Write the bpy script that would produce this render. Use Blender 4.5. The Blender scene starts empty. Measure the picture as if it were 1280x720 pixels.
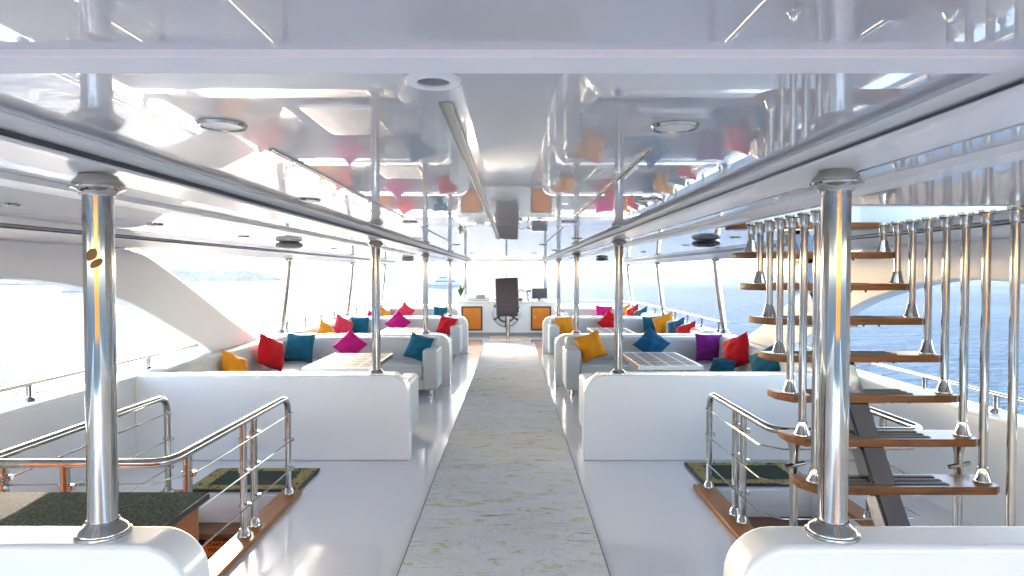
import bpy, bmesh, math, random
from mathutils import Vector, Matrix
R = math.radians
random.seed(7)
SC = bpy.context.scene
COL = SC.collection

# ------------------------------------------------------------------ camera, sky, sun, exposure
H = 1.75                                   # eye height above the deck
cam_d = bpy.data.cameras.new('camera')
cam = bpy.data.objects.new('camera', cam_d); COL.objects.link(cam)
cam_d.sensor_width = 36; cam_d.lens = 22.5
cam_d.clip_start = 0.05; cam_d.clip_end = 40000
cam.location = (0, 0, H)
cam.rotation_euler = (R(90 - 1.36), 0, 0)
SC.camera = cam

SUN_EL, SUN_AZ = 20.0, -24.0                # azimuth clockwise from +Y (forward); negative is to the left
w = bpy.data.worlds.new('World'); SC.world = w; w.use_nodes = True
nt = w.node_tree; bg = nt.nodes['Background']
sky = nt.nodes.new('ShaderNodeTexSky'); sky.sky_type = 'NISHITA'; sky.sun_disc = False
sky.sun_elevation = R(SUN_EL); sky.sun_rotation = R(SUN_AZ)
sky.air_density = 0.75; sky.dust_density = 1.6; sky.ozone_density = 1.0
wm = nt.nodes.new('ShaderNodeMix'); wm.data_type = 'RGBA'; wm.blend_type = 'MULTIPLY'; wm.inputs[0].default_value = 1.0
wm.inputs[7].default_value = (1.045, 1.0, 0.94, 1)      # thin bright haze: a whiter sky than the clear-air model
nt.links.new(sky.outputs[0], wm.inputs[6]); nt.links.new(wm.outputs[2], bg.inputs[0]); bg.inputs[1].default_value = 0.15
sd = bpy.data.lights.new('sun', 'SUN'); sd.energy = 1.2; sd.angle = R(10); sd.color = (1.0, 0.92, 0.80)
sun = bpy.data.objects.new('sun', sd); COL.objects.link(sun)
sdir = Vector((math.sin(R(SUN_AZ)) * math.cos(R(SUN_EL)), math.cos(R(SUN_AZ)) * math.cos(R(SUN_EL)), math.sin(R(SUN_EL))))
sun.rotation_euler = sdir.to_track_quat('Z', 'Y').to_euler(); sun.location = (-8, 14, 9)
SC.view_settings.view_transform = 'Standard'; SC.view_settings.look = 'None'
SC.view_settings.exposure = 3.5; SC.view_settings.gamma = 1.0
SC.view_settings.use_curve_mapping = False
SC.cycles.max_bounces = 14; SC.cycles.glossy_bounces = 8; SC.cycles.diffuse_bounces = 8
SC.cycles.sample_clamp_indirect = 6.0; SC.cycles.use_denoising = True

# ------------------------------------------------------------------ materials
MATS = {}
def mat(name, base, rough=0.5, metal=0.0, coat=0.0, coat_rough=0.03, spec=0.5, sheen=0.0):
    m = bpy.data.materials.new(name); m.use_nodes = True
    b = m.node_tree.nodes['Principled BSDF']
    b.inputs['Base Color'].default_value = (*base, 1)
    b.inputs['Roughness'].default_value = rough
    b.inputs['Metallic'].default_value = metal
    b.inputs['Coat Weight'].default_value = coat
    b.inputs['Coat Roughness'].default_value = coat_rough
    b.inputs['Specular IOR Level'].default_value = spec
    b.inputs['Sheen Weight'].default_value = sheen
    MATS[name] = m
    return m
def nodes(m): return m.node_tree.nodes, m.node_tree.links, m.node_tree.nodes['Principled BSDF']
def coord(m, scale=(1, 1, 1), kind='Object'):
    n, l, b = nodes(m)
    tc = n.new('ShaderNodeTexCoord'); mp = n.new('ShaderNodeMapping'); mp.inputs['Scale'].default_value = scale
    l.new(tc.outputs[kind], mp.inputs[0]); return mp.outputs[0]
def noise(m, vec, scale, detail=4, rough=0.55, dist=0.0):
    n, l, b = nodes(m); t = n.new('ShaderNodeTexNoise')
    t.inputs['Scale'].default_value = scale; t.inputs['Detail'].default_value = detail
    t.inputs['Roughness'].default_value = rough; t.inputs['Distortion'].default_value = dist
    l.new(vec, t.inputs['Vector']); return t.outputs['Fac']
def ramp(m, fac, stops):
    n, l, b = nodes(m); r = n.new('ShaderNodeValToRGB')
    e = r.color_ramp.elements
    while len(e) < len(stops): e.new(0.5)
    for i, (p, c) in enumerate(stops): e[i].position = p; e[i].color = (*c, 1)
    l.new(fac, r.inputs[0]); return r.outputs[0]
def mix(m, fac, a, b_):
    n, l, b = nodes(m); x = n.new('ShaderNodeMix'); x.data_type = 'RGBA'
    for s, v in ((0, fac), (6, a), (7, b_)):
        if isinstance(v, (tuple, float, int)): x.inputs[s].default_value = (*v, 1) if isinstance(v, tuple) else v
        else: l.new(v, x.inputs[s])
    return x.outputs[2]
def bump(m, fac, strength=0.2, dist=0.01, coat=False):
    n, l, b = nodes(m); u = n.new('ShaderNodeBump'); u.inputs['Strength'].default_value = strength
    u.inputs['Distance'].default_value = dist; l.new(fac, u.inputs['Height'])
    l.new(u.outputs[0], b.inputs['Normal'])
    if coat: l.new(u.outputs[0], b.inputs['Coat Normal'])
    return u
def setc(m, sock, key='Base Color'):
    n, l, b = nodes(m); l.new(sock, b.inputs[key])

def white_gel(name, base, rough, coat, cr, wav=0.0, wscale=2.0, stretch=(1, 1, 1)):
    m = mat(name, base, rough, coat=coat, coat_rough=cr)
    v = coord(m, (1, 1, 1), 'Object')
    f = noise(m, v, 1.3, 3)
    setc(m, ramp(m, f, [(0.25, tuple(c * 0.955 for c in base)), (0.75, base)]))
    if wav:
        v2 = coord(m, stretch, 'Object'); bump(m, noise(m, v2, wscale, 2), wav, 0.02, coat=True)
    return m
GEL = white_gel('white_gelcoat', (0.83, 0.83, 0.815), 0.32, 0.6, 0.06, 0.05, 3.0)
FLOORM = white_gel('deck_gelcoat', (0.83, 0.83, 0.825), 0.2, 0.9, 0.045, 0.035, 2.2)
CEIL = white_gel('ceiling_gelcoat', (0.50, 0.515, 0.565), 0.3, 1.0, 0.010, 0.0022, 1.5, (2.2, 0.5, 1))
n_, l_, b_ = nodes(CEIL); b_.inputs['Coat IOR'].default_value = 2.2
BATTEN = mat('satin_batten_paint', (0.80, 0.79, 0.81), 0.5, spec=0.3)
BEAM = white_gel('beam_gelcoat', (0.80, 0.80, 0.795), 0.38, 0.35, 0.12)
ARCHM = white_gel('arch_gelcoat', (0.84, 0.84, 0.835), 0.34, 0.25, 0.12, 0.03, 2.0)
CHROME = mat('polished_steel', (0.50, 0.48, 0.45), 0.07, 1.0)
f = noise(CHROME, coord(CHROME, (1, 1, 0.15)), 14, 5); setc(CHROME, ramp(CHROME, f, [(0.3, (0.045,) * 3), (0.8, (0.16,) * 3)]), 'Roughness')
setc(CHROME, ramp(CHROME, noise(CHROME, coord(CHROME, (1, 1, 0.6)), 5, 4), [(0.3, (0.40, 0.38, 0.345)), (0.7, (0.56, 0.54, 0.50))]))
TRACKM = mat('brushed_aluminium', (0.45, 0.44, 0.40), 0.25, 1.0)
GASKET = mat('dark_groove', (0.09, 0.09, 0.09), 0.5)
BLACK = mat('black_plastic', (0.015, 0.015, 0.017), 0.4)
DKGREY = mat('smoked_lens', (0.03, 0.035, 0.05), 0.12, coat=1)
GREYPL = mat('grey_plastic', (0.30, 0.31, 0.28), 0.35)
LENS = mat('frosted_lens', (0.62, 0.62, 0.60), 0.35)
def teak_mat(name, a, b, rough=0.35, axis=(14, 1.2, 14), coat=0.12):
    m = mat(name, a, rough, coat=coat, coat_rough=0.12, spec=0.3)
    f = noise(m, coord(m, axis), 3.0, 7, 0.65, 0.6)
    setc(m, ramp(m, f, [(0.32, b), (0.62, a)])); bump(m, f, 0.12, 0.003); return m
TEAK_Y = teak_mat('varnished_teak', (0.42, 0.150, 0.022), (0.29, 0.095, 0.013))
TEAK_X = teak_mat('worn_teak_tread', (0.25, 0.092, 0.022), (0.11, 0.038, 0.010), 0.4, (1.2, 14, 14))
CABW = teak_mat('red_cabinet_wood', (0.30, 0.085, 0.02), (0.20, 0.055, 0.012), 0.35, (10, 10, 1.2))
DOORW = teak_mat('orange_door_wood', (0.78, 0.235, 0.008), (0.66, 0.18, 0.006), 0.3, (14, 14, 1.2))
DKWOOD = teak_mat('dark_frame_wood', (0.13, 0.05, 0.02), (0.07, 0.028, 0.012), 0.4, (10, 10, 2))
AFTW = teak_mat('aft_reflection_wood', (0.80, 0.40, 0.10), (0.70, 0.32, 0.075), 0.4, (6, 6, 0.7))
GRIP = mat('grip_strip', (0.10, 0.10, 0.095), 0.75)
GRAN = mat('polished_granite', (0.1, 0.1, 0.09), 0.6, coat=0.05, coat_rough=0.03, spec=0.0)
v = coord(GRAN); f1 = noise(GRAN, v, 95, 3, 0.7); f2 = noise(GRAN, v, 9, 3)
setc(GRAN, mix(GRAN, f2, ramp(GRAN, f1, [(0.38, (0.025, 0.032, 0.024)), (0.62, (0.20, 0.215, 0.17))]), (0.085, 0.10, 0.078)))
def fabric(name, base, var=0.85, scale=260, bs=0.25, rough=0.85, sheen=0.08):
    m = mat(name, base, rough, sheen=sheen, spec=0.25)
    v = coord(m); f = noise(m, v, 6, 3)
    setc(m, ramp(m, f, [(0.3, tuple(c * var for c in base)), (0.7, base)]))
    bump(m, noise(m, v, scale, 2), bs, 0.002); return m
UPH = mat('pale_vinyl_upholstery', (0.60, 0.61, 0.585), 0.48, coat=0.1, coat_rough=0.3)
v = coord(UPH); f = noise(UPH, v, 2.5, 4)
setc(UPH, ramp(UPH, f, [(0.3, (0.47, 0.48, 0.465)), (0.7, (0.54, 0.55, 0.53))])); bump(UPH, noise(UPH, v, 7, 6, 0.6), 0.16, 0.02)
PIL = {
 'teal': fabric('teal_fabric', (0.004, 0.108, 0.165)), 'blue': fabric('blue_fabric', (0.005, 0.085, 0.18)),
 'red': fabric('red_fabric', (0.55, 0.002, 0.008)), 'yellow': fabric('yellow_fabric', (0.76, 0.265, 0.005)),
 'pink': fabric('magenta_fabric', (0.52, 0.003, 0.16)), 'purple': fabric('purple_fabric', (0.18, 0.006, 0.15)),
 'coral': fabric('coral_fabric', (0.70, 0.03, 0.07))}
CHAIRM = mat('aubergine_leather', (0.036, 0.024, 0.032), 0.5, coat=0.15, coat_rough=0.3)
bump(CHAIRM, noise(CHAIRM, coord(CHAIRM), 60, 4), 0.2, 0.003)
WHITEP = mat('white_paint', (0.8, 0.8, 0.79), 0.35)
# carpet runner: pale silver ground, grey swirls, lime flecks
CARP = mat('patterned_carpet', (0.5, 0.5, 0.48), 0.95, spec=0.15, sheen=0.1)
v = coord(CARP, (1.0, 1.25, 1.0)); f1 = noise(CARP, v, 5.6, 8, 0.62, 3.4)
c1 = ramp(CARP, f1, [(0.38, (0.54, 0.54, 0.525)), (0.43, (0.80, 0.80, 0.77)), (0.465, (0.50, 0.50, 0.485)), (0.50, (0.84, 0.84, 0.81)), (0.535, (0.50, 0.50, 0.485)), (0.57, (0.82, 0.82, 0.79)), (0.62, (0.54, 0.54, 0.52)), (0.68, (0.80, 0.80, 0.77))])
f4 = noise(CARP, coord(CARP, (0.8, 1.5, 1)), 2.2, 4, 0.55, 0.6)
c1 = mix(CARP, ramp(CARP, f4, [(0.38, (0.0,) * 3), (0.62, (0.42,) * 3)]), c1, (0.82, 0.82, 0.785))
f2 = noise(CARP, coord(CARP, (0.75, 1.7, 1)), 5.2, 7, 0.72, 0.9)
c2 = mix(CARP, ramp(CARP, f2, [(0.545, (0, 0, 0)), (0.62, (0.85, 0.85, 0.85))]), c1, (0.50, 0.51, 0.17))
f3 = noise(CARP, coord(CARP, (0.45, 2.1, 1)), 6.0, 6, 0.68, 0.5)
c3 = mix(CARP, ramp(CARP, f3, [(0.60, (0, 0, 0)), (0.70, (0.8, 0.8, 0.8))]), c2, (0.20, 0.20, 0.19))
setc(CARP, c3); bump(CARP, noise(CARP, v, 160, 2), 0.2, 0.003)
BIND = mat('carpet_binding', (0.26, 0.26, 0.245), 0.9)
MATG = fabric('mat_green_pile', (0.022, 0.045, 0.016), 0.6, 200, 0.6)
MATB = mat('mat_border_pile', (0.3, 0.25, 0.1), 0.95, spec=0.1)
f = noise(MATB, coord(MATB, (1, 1, 1)), 24, 2, 0.5, 1.2); setc(MATB, ramp(MATB, f, [(0.36, (0.035, 0.045, 0.018)), (0.42, (0.34, 0.285, 0.115)), (0.62, (0.44, 0.35, 0.14))]))
TILE = mat('marble_tiles', (0.6, 0.6, 0.58), 0.6, coat=0.0, spec=0.12)
n_, l_, b_ = nodes(TILE); bt = n_.new('ShaderNodeTexBrick'); bt.offset = 0.0; bt.squash = 1.0
bt.inputs['Scale'].default_value = 1.0; bt.inputs['Mortar Size'].default_value = 0.016; bt.inputs['Brick Width'].default_value = 0.20; bt.inputs['Row Height'].default_value = 0.23
bt.inputs['Mortar Smooth'].default_value = 0.05; bt.inputs['Bias'].default_value = 0.0
l_.new(coord(TILE), bt.inputs['Vector'])
vein = ramp(TILE, noise(TILE, coord(TILE, (0.6, 2.2, 1)), 9, 7, 0.65, 1.2), [(0.36, (0.07, 0.07, 0.066)), (0.5, (0.17, 0.17, 0.163)), (0.64, (0.27, 0.27, 0.26))])
l_.new(vein, bt.inputs['Color1']); l_.new(vein, bt.inputs['Color2']); bt.inputs['Mortar'].default_value = (0.52, 0.52, 0.51, 1)
l_.new(bt.outputs['Color'], b_.inputs['Base Color'])
SIGNO = mat('sign_orange', (0.85, 0.20, 0.012), 0.45); SIGNK = mat('sign_black', (0.01, 0.01, 0.01), 0.45)
LEAF = mat('leaf_green', (0.05, 0.10, 0.03), 0.5)
BOATW = mat('boat_white_shaded', (0.34, 0.39, 0.50), 0.5); BOATB = mat('boat_blue', (0.03, 0.06, 0.20), 0.45); GLASS = mat('boat_glass', (0.03, 0.05, 0.10), 0.1)  # white boats: their shaded side is put into the darker, bluer base colour
CLIFF = mat('cliff_rock', (0.2, 0.2, 0.18), 0.9)
f = noise(CLIFF, coord(CLIFF, (1, 1, 2.5)), 0.05, 8, 0.7); setc(CLIFF, ramp(CLIFF, f, [(0.35, (0.10, 0.13, 0.09)), (0.55, (0.24, 0.23, 0.20)), (0.7, (0.36, 0.34, 0.30))]))
# choppy water: upwelling blue body colour plus the slope-averaged mirror share of a rough sea
SEA = bpy.data.materials.new('sea_water'); SEA.use_nodes = True
n_, l_ = SEA.node_tree.nodes, SEA.node_tree.links; n_.remove(n_['Principled BSDF'])
def sea_noise(scale, sc, det, rg):
    tc = n_.new('ShaderNodeTexCoord'); mp = n_.new('ShaderNodeMapping'); mp.inputs['Scale'].default_value = sc; l_.new(tc.outputs['Object'], mp.inputs[0])
    t = n_.new('ShaderNodeTexNoise'); t.inputs['Scale'].default_value = scale; t.inputs['Detail'].default_value = det; t.inputs['Roughness'].default_value = rg; l_.new(mp.outputs[0], t.inputs['Vector']); return t.outputs['Fac']
wa = sea_noise(0.30, (0.6, 1, 1), 6, 0.62); wb = sea_noise(1.5, (0.8, 1, 1), 4, 0.6); wc_ = sea_noise(0.012, (1, 0.5, 1), 4, 0.5)
ad = n_.new('ShaderNodeMath'); ad.operation = 'MULTIPLY_ADD'; l_.new(wb, ad.inputs[0]); ad.inputs[1].default_value = 0.25; l_.new(wa, ad.inputs[2])
bu = n_.new('ShaderNodeBump'); bu.inputs['Strength'].default_value = 1.0; bu.inputs['Distance'].default_value = 1.5; l_.new(ad.outputs[0], bu.inputs['Height'])
cr = n_.new('ShaderNodeValToRGB'); l_.new(wc_, cr.inputs[0]); cr.color_ramp.elements[0].position = 0.35; cr.color_ramp.elements[0].color = (0.046, 0.080, 0.122, 1); cr.color_ramp.elements[1].position = 0.65; cr.color_ramp.elements[1].color = (0.064, 0.106, 0.152, 1)
df = n_.new('ShaderNodeBsdfDiffuse'); l_.new(cr.outputs[0], df.inputs[0]); l_.new(bu.outputs[0], df.inputs['Normal'])
gl = n_.new('ShaderNodeBsdfGlossy'); gl.inputs['Roughness'].default_value = 0.16; gl.inputs[0].default_value = (1, 1, 1, 1); l_.new(bu.outputs[0], gl.inputs['Normal'])
mx = n_.new('ShaderNodeMixShader'); mx.inputs[0].default_value = 0.031; l_.new(df.outputs[0], mx.inputs[1]); l_.new(gl.outputs[0], mx.inputs[2]); l_.new(mx.outputs[0], n_['Material Output'].inputs[0])

# ------------------------------------------------------------------ mesh helpers
def box(bm, x0, x1, y0, y1, z0, z1, bev=0.0, seg=3):
    x0, x1 = min(x0, x1), max(x0, x1); y0, y1 = min(y0, y1), max(y0, y1)
    vs = [bm.verts.new(p) for p in ((x0, y0, z0), (x1, y0, z0), (x1, y1, z0), (x0, y1, z0), (x0, y0, z1), (x1, y0, z1), (x1, y1, z1), (x0, y1, z1))]
    fs = [bm.faces.new([vs[i] for i in q]) for q in ((0, 3, 2, 1), (4, 5, 6, 7), (0, 1, 5, 4), (1, 2, 6, 5), (2, 3, 7, 6), (3, 0, 4, 7))]
    if bev:
        es = list({e for f in fs for e in f.edges})
        bmesh.ops.bevel(bm, geom=es, offset=bev, segments=seg, profile=0.5, affect='EDGES')
def prism(bm, pts, fmap, a0, a1, bev=0.0, seg=3):
    """pts 2-D outline; fmap(u, v, a) -> point; extruded from a0 to a1"""
    A = [bm.verts.new(fmap(u, v, a0)) for u, v in pts]; B = [bm.verts.new(fmap(u, v, a1)) for u, v in pts]
    n = len(pts); fs = [bm.faces.new(A), bm.faces.new(B[::-1])]
    caps = set(e for f in fs for e in f.edges)
    for i in range(n): fs.append(bm.faces.new((A[i], B[i], B[(i + 1) % n], A[(i + 1) % n])))
    bmesh.ops.recalc_face_normals(bm, faces=fs)
    if bev: bmesh.ops.bevel(bm, geom=list(caps), offset=bev, segments=seg, profile=0.5, affect='EDGES', clamp_overlap=True)
def tube(bm, pts, r, n=12, cap=True):
    pts = [Vector(p) for p in pts]
    rr = r if isinstance(r, (list, tuple)) else [r] * len(pts)
    T = []
    for i in range(len(pts)):
        a = pts[max(0, i - 1)]; b = pts[min(len(pts) - 1, i + 1)]; T.append((b - a).normalized())
    up = Vector((0, 0, 1)) if abs(T[0].z) < 0.9 else Vector((1, 0, 0))
    nrm = (up - T[0] * up.dot(T[0])).normalized(); rings = []
    for i, p in enumerate(pts):
        nrm = (nrm - T[i] * nrm.dot(T[i])).normalized(); bi = T[i].cross(nrm)
        rings.append([bm.verts.new(p + (nrm * math.cos(2 * math.pi * k / n) + bi * math.sin(2 * math.pi * k / n)) * rr[i]) for k in range(n)])
    for a, b in zip(rings, rings[1:]):
        for k in range(n): bm.faces.new((a[k], a[(k + 1) % n], b[(k + 1) % n], b[k]))
    if cap: bm.faces.new(rings[0][::-1]); bm.faces.new(rings[-1])
def lathe(bm, prof, c, n=32):
    rings = []
    for r, z in prof:
        rings.append([bm.verts.new((c[0] + r * math.cos(2 * math.pi * k / n), c[1] + r * math.sin(2 * math.pi * k / n), c[2] + z)) for k in range(n)])
    fs = []
    for a, b in zip(rings, rings[1:]):
        for k in range(n): fs.append(bm.faces.new((a[k], a[(k + 1) % n], b[(k + 1) % n], b[k])))
    fs.append(bm.faces.new(rings[0][::-1])); fs.append(bm.faces.new(rings[-1]))
    bmesh.ops.recalc_face_normals(bm, faces=fs)
def fillet(pts, rad, seg=6):
    """round the inner corners of a 3-D polyline"""
    P = [Vector(p) for p in pts]; out = [P[0]]
    for a, b, c in zip(P, P[1:], P[2:]):
        u = (a - b); v = (c - b); d = min(rad, u.length * 0.49, v.length * 0.49)
        s, e = b + u.normalized() * d, b + v.normalized() * d
        for k in range(seg + 1):
            t = k / seg; out.append(s * (1 - t) ** 2 + b * 2 * t * (1 - t) + e * t * t)
    out.append(P[-1]); return out
def wpos(o):
    p = Vector((0, 0, 0))
    while o: p += o.location; o = o.parent
    return p
def obj(name, bm, m, parent=None, flat=False, ang=38):
    if not flat:
        bm.normal_update()
        for f in bm.faces: f.smooth = True
        for e in bm.edges:
            e.smooth = not (len(e.link_faces) == 2 and e.calc_face_angle(0) > R(ang))
    me = bpy.data.meshes.new(name); bm.to_mesh(me); bm.free()
    o = bpy.data.objects.new(name, me); COL.objects.link(o)
    if parent is not None:
        me.transform(Matrix.Translation(-wpos(parent))); o.parent = parent
    else:
        xs = [v.co for v in me.vertices]
        c = Vector(((min(v.x for v in xs) + max(v.x for v in xs)) / 2, (min(v.y for v in xs) + max(v.y for v in xs)) / 2, min(v.z for v in xs)))
        me.transform(Matrix.Translation(-c)); o.location = c
    for k in (m if isinstance(m, (list, tuple)) else [m]): me.materials.append(k)
    if not flat:
        wn = o.modifiers.new('weighted', 'WEIGHTED_NORMAL'); wn.keep_sharp = True; wn.weight = 80
    return o
def tag(o, label=None, cat=None, group=None, kind=None):
    if label: o['label'] = label
    if cat: o['category'] = cat
    if group: o['group'] = group
    if kind: o['kind'] = kind
    return o
def thing(name, loc, label, cat, group=None):
    o = bpy.data.objects.new(name, None); COL.objects.link(o); o.location = loc; o.empty_display_size = 0.1
    return tag(o, label, cat, group)
def dup(root, delta, label=None):
    def cp(o, par):
        c = o.copy(); COL.objects.link(c); c.parent = par
        for ch in o.children: cp(ch, c)
        return c
    c = cp(root, None); c.location = root.location + Vector(delta)
    if label: c['label'] = label
    return c
NB = bmesh.new
def bx(name, m, parent, *a, **k):
    bm = NB(); box(bm, *a, **k); return obj(name, bm, m, parent)

CX = -0.145                                  # the boat's centre line
def b2x(side, b): return CX + side * b       # side -1 port (left), +1 starboard (right)
SEA_Z = -5.25

# ------------------------------------------------------------------ setting: sea, deck, ceiling
bm = NB(); S = 7000
for a in [0]:
    vv = [bm.verts.new(p) for p in ((-S, -S, SEA_Z), (S, -S, SEA_Z), (S, S, SEA_Z), (-S, S, SEA_Z))]; bm.faces.new(vv)
tag(obj('sea', bm, SEA), kind='structure')

HL = (-2.60, -1.80, 3.30, 5.00)               # stairwell openings in the deck
HR = (1.62, 2.42, 3.95, 5.12)
def plate_with_holes(bm, x0, x1, y0, y1, z0, z1, holes):
    xs = sorted({x0, x1, *[h[0] for h in holes], *[h[1] for h in holes]}); ys = sorted({y0, y1, *[h[2] for h in holes], *[h[3] for h in holes]})
    cells = {}
    for i in range(len(xs) - 1):
        for j in range(len(ys) - 1):
            cx, cy = (xs[i] + xs[i + 1]) / 2, (ys[j] + ys[j + 1]) / 2
            if not any(h[0] < cx < h[1] and h[2] < cy < h[3] for h in holes): cells[(i, j)] = 1
    V = {}
    def g(i, j, z):
        if (i, j, z) not in V: V[(i, j, z)] = bm.verts.new((xs[i], ys[j], z))
        return V[(i, j, z)]
    for (i, j) in cells:
        bm.faces.new((g(i, j, z1), g(i + 1, j, z1), g(i + 1, j + 1, z1), g(i, j + 1, z1)))
        bm.faces.new((g(i, j, z0), g(i, j + 1, z0), g(i + 1, j + 1, z0), g(i + 1, j, z0)))
        for (di, dj, p, q) in ((-1, 0, (i, j), (i, j + 1)), (1, 0, (i + 1, j + 1), (i + 1, j)), (0, -1, (i + 1, j), (i, j)), (0, 1, (i, j + 1), (i + 1, j + 1))):
            if (i + di, j + dj) not in cells:
                bm.faces.new((g(*p, z1), g(*q, z1), g(*q, z0), g(*p, z0)))
bm = NB(); plate_with_holes(bm, -3.62, 3.33, -6.5, 19.6, -0.14, 0.0, [HL, HR])
tag(obj('deck_floor', bm, FLOORM, flat=True), kind='structure')

# ceiling: profile across the boat, swept fore and aft; heights are above the deck
RY0, RY1 = -3.5, 19.0
HATCH = (1.415, 2.40, 2.95, 4.40)
ZC, ZS = H + 0.37, H + 0.31
def sweep(bm, prof, y0, y1):
    A = [bm.verts.new((x, y0, z)) for x, z in prof]; B = [bm.verts.new((x, y1, z)) for x, z in prof]
    fs = []
    for i in range(len(prof)):
        j = (i + 1) % len(prof); fs.append(bm.faces.new((A[i], A[j], B[j], B[i])))
    fs.append(bm.faces.new(A[::-1])); fs.append(bm.faces.new(B)); bmesh.ops.recalc_face_normals(bm, faces=fs)
bm = NB()
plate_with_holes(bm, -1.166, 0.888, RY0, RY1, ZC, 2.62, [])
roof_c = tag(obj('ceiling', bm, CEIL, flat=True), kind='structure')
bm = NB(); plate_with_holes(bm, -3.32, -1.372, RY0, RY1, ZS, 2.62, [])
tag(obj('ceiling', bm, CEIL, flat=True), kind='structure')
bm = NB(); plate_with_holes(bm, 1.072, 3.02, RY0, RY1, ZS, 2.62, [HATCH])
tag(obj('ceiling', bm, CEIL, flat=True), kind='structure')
def longbeam(side):
    # cove, dark groove, flat underside
    if side < 0: P = [(-1.168, 2.60), (-1.168, H + 0.3685), (-1.178, H + 0.358), (-1.202, H + 0.346)]; G = [(-1.204, H + 0.345), (-1.212, H + 0.343), (-1.212, H + 0.326), (-1.206, H + 0.325)]; U = [(-1.203, H + 0.324), (-1.200, H + 0.320), (-1.204, H + 0.315), (-1.222, H + 0.311), (-1.35, H + 0.300), (-1.371, H + 0.303), (-1.371, 2.60)]
    else: P = [(0.890, 2.60), (0.890, H + 0.3685), (0.897, H + 0.359), (0.908, H + 0.350)]; G = [(0.910, H + 0.349), (0.918, H + 0.347), (0.918, H + 0.336), (0.910, H + 0.335)]; U = [(0.902, H + 0.3345), (0.896, H + 0.330), (0.900, H + 0.325), (0.925, H + 0.320), (1.055, H + 0.312), (1.071, H + 0.315), (1.071, 2.60)]
    t = obj('ceiling_beam', (lambda b: (sweep(b, P + G + U, RY0, RY1), b)[1])(NB()), BEAM, ang=16)
    tag(t, kind='structure')
    bm = NB(); gx = G[2][0]; 
    box(bm, gx - 0.004, gx + 0.002, RY0, RY1, G[3][1] + 0.001, G[1][1] - 0.001)
    # thin dark sealing strip lying in the groove
    obj('groove_seal', bm, GASKET, t)
longbeam(-1); longbeam(1)
def rib(x0, x1, h, label_side):
    bm = NB(); w_ = x1 - x0
    sweep(bm, [(x0, ZS + 0.02), (x0, ZS - 0.002), (x0 + 0.02 * (1 if w_ > 0 else -1), H + h), (x0 + w_ * 0.5, H + h - 0.004), (x1 - 0.02 * (1 if w_ > 0 else -1), H + h), (x1, ZS - 0.002), (x1, ZS + 0.02)], RY0, RY1)
    tag(obj('ceiling_rib', bm, BEAM, ang=16), kind='structure')
rib(-1.56, -1.74, 0.292, -1); rib(1.19, 1.33, 0.290, 1)
def soffit(side):
    xi = -3.32 if side < 0 else 3.02
    P = [(0, ZS + 0.05), (0, ZS - 0.006), (0.012, ZS - 0.012), (0.03, ZS - 0.008), (0.10, ZS - 0.022), (0.16, H + 0.245), (0.19, H + 0.222), (0.27, H + 0.212), (0.38, H + 0.23), (0.44, H + 0.30), (0.44, 2.60), (0, 2.60)]
    bm = NB(); sweep(bm, [(xi + side * u, z) for u, z in P], RY0, RY1)
    o = tag(obj('ceiling_edge', bm, ARCHM), kind='structure')
    bm = NB(); box(bm, xi - 0.008, xi + 0.008, RY0, RY1, ZS - 0.016, ZS - 0.007); obj('groove_seal', bm, GASKET, o)
soffit(-1); soffit(1)
bm = NB(); box(bm, -3.74, 3.44, RY1 + 0.004, RY1 + 0.12, H + 0.31, 2.60, bev=0.03); tag(obj('ceiling_edge', bm, ARCHM), kind='structure')
bm = NB(); box(bm, -1.164, 0.886, 1.068, 1.156, ZC - 0.014, ZC + 0.01, bev=0.004, seg=2); tag(obj('ceiling_rib', bm, BATTEN), kind='structure')
bm = NB(); plate_with_holes(bm, -3.70, 3.40, RY0 + .02, RY1 - .02, 2.622, 2.66, [HATCH]); tag(obj('upper_deck', bm, FLOORM, flat=True), kind='structure')
# unseen wooden wall added behind the camera for orange reflections in the pillars
bm = NB(); box(bm, -1.5, 3.2, -6.2, -6.0, 0.8, 2.6); tag(obj('aft_reflection_wall', bm, AFTW), kind='structure')

# ------------------------------------------------------------------ bulwarks, hull arches
def bulwark(side):
    x = -3.5 if side < 0 else 3.21
    o = thing('bulwark', (x, 8, 0), 'white bulwark along the %s side of the deck, behind the settees' % ('left' if side < 0 else 'right'), 'bulwark', 'bulwarks')
    bx('inner_face', GEL, o, x, x + side * 0.14, -6, 18.2, -5.2, 0.765)
    bx('capping', GEL, o, x - side * 0.02, x + side * 0.20, -6, 18.2, 0.766, 0.80, bev=0.012)
    return o
bulL = bulwark(-1); bulR = bulwark(1)
bm = NB(); lathe(bm, [(0.030, 0), (0.033, 0.006), (0.026, 0.02)], (0, 0, 0), 16)
for v_ in bm.verts: v_.co = Vector((-3.5 + v_.co.z, 6.06 + v_.co.x - 0.02, 0.27 + v_.co.y))
bm.verts.ensure_lookup_table(); tag(obj('deck_knob', bm, BLACK), 'small black round fitting low on the left white bulwark', 'fitting')

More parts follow.
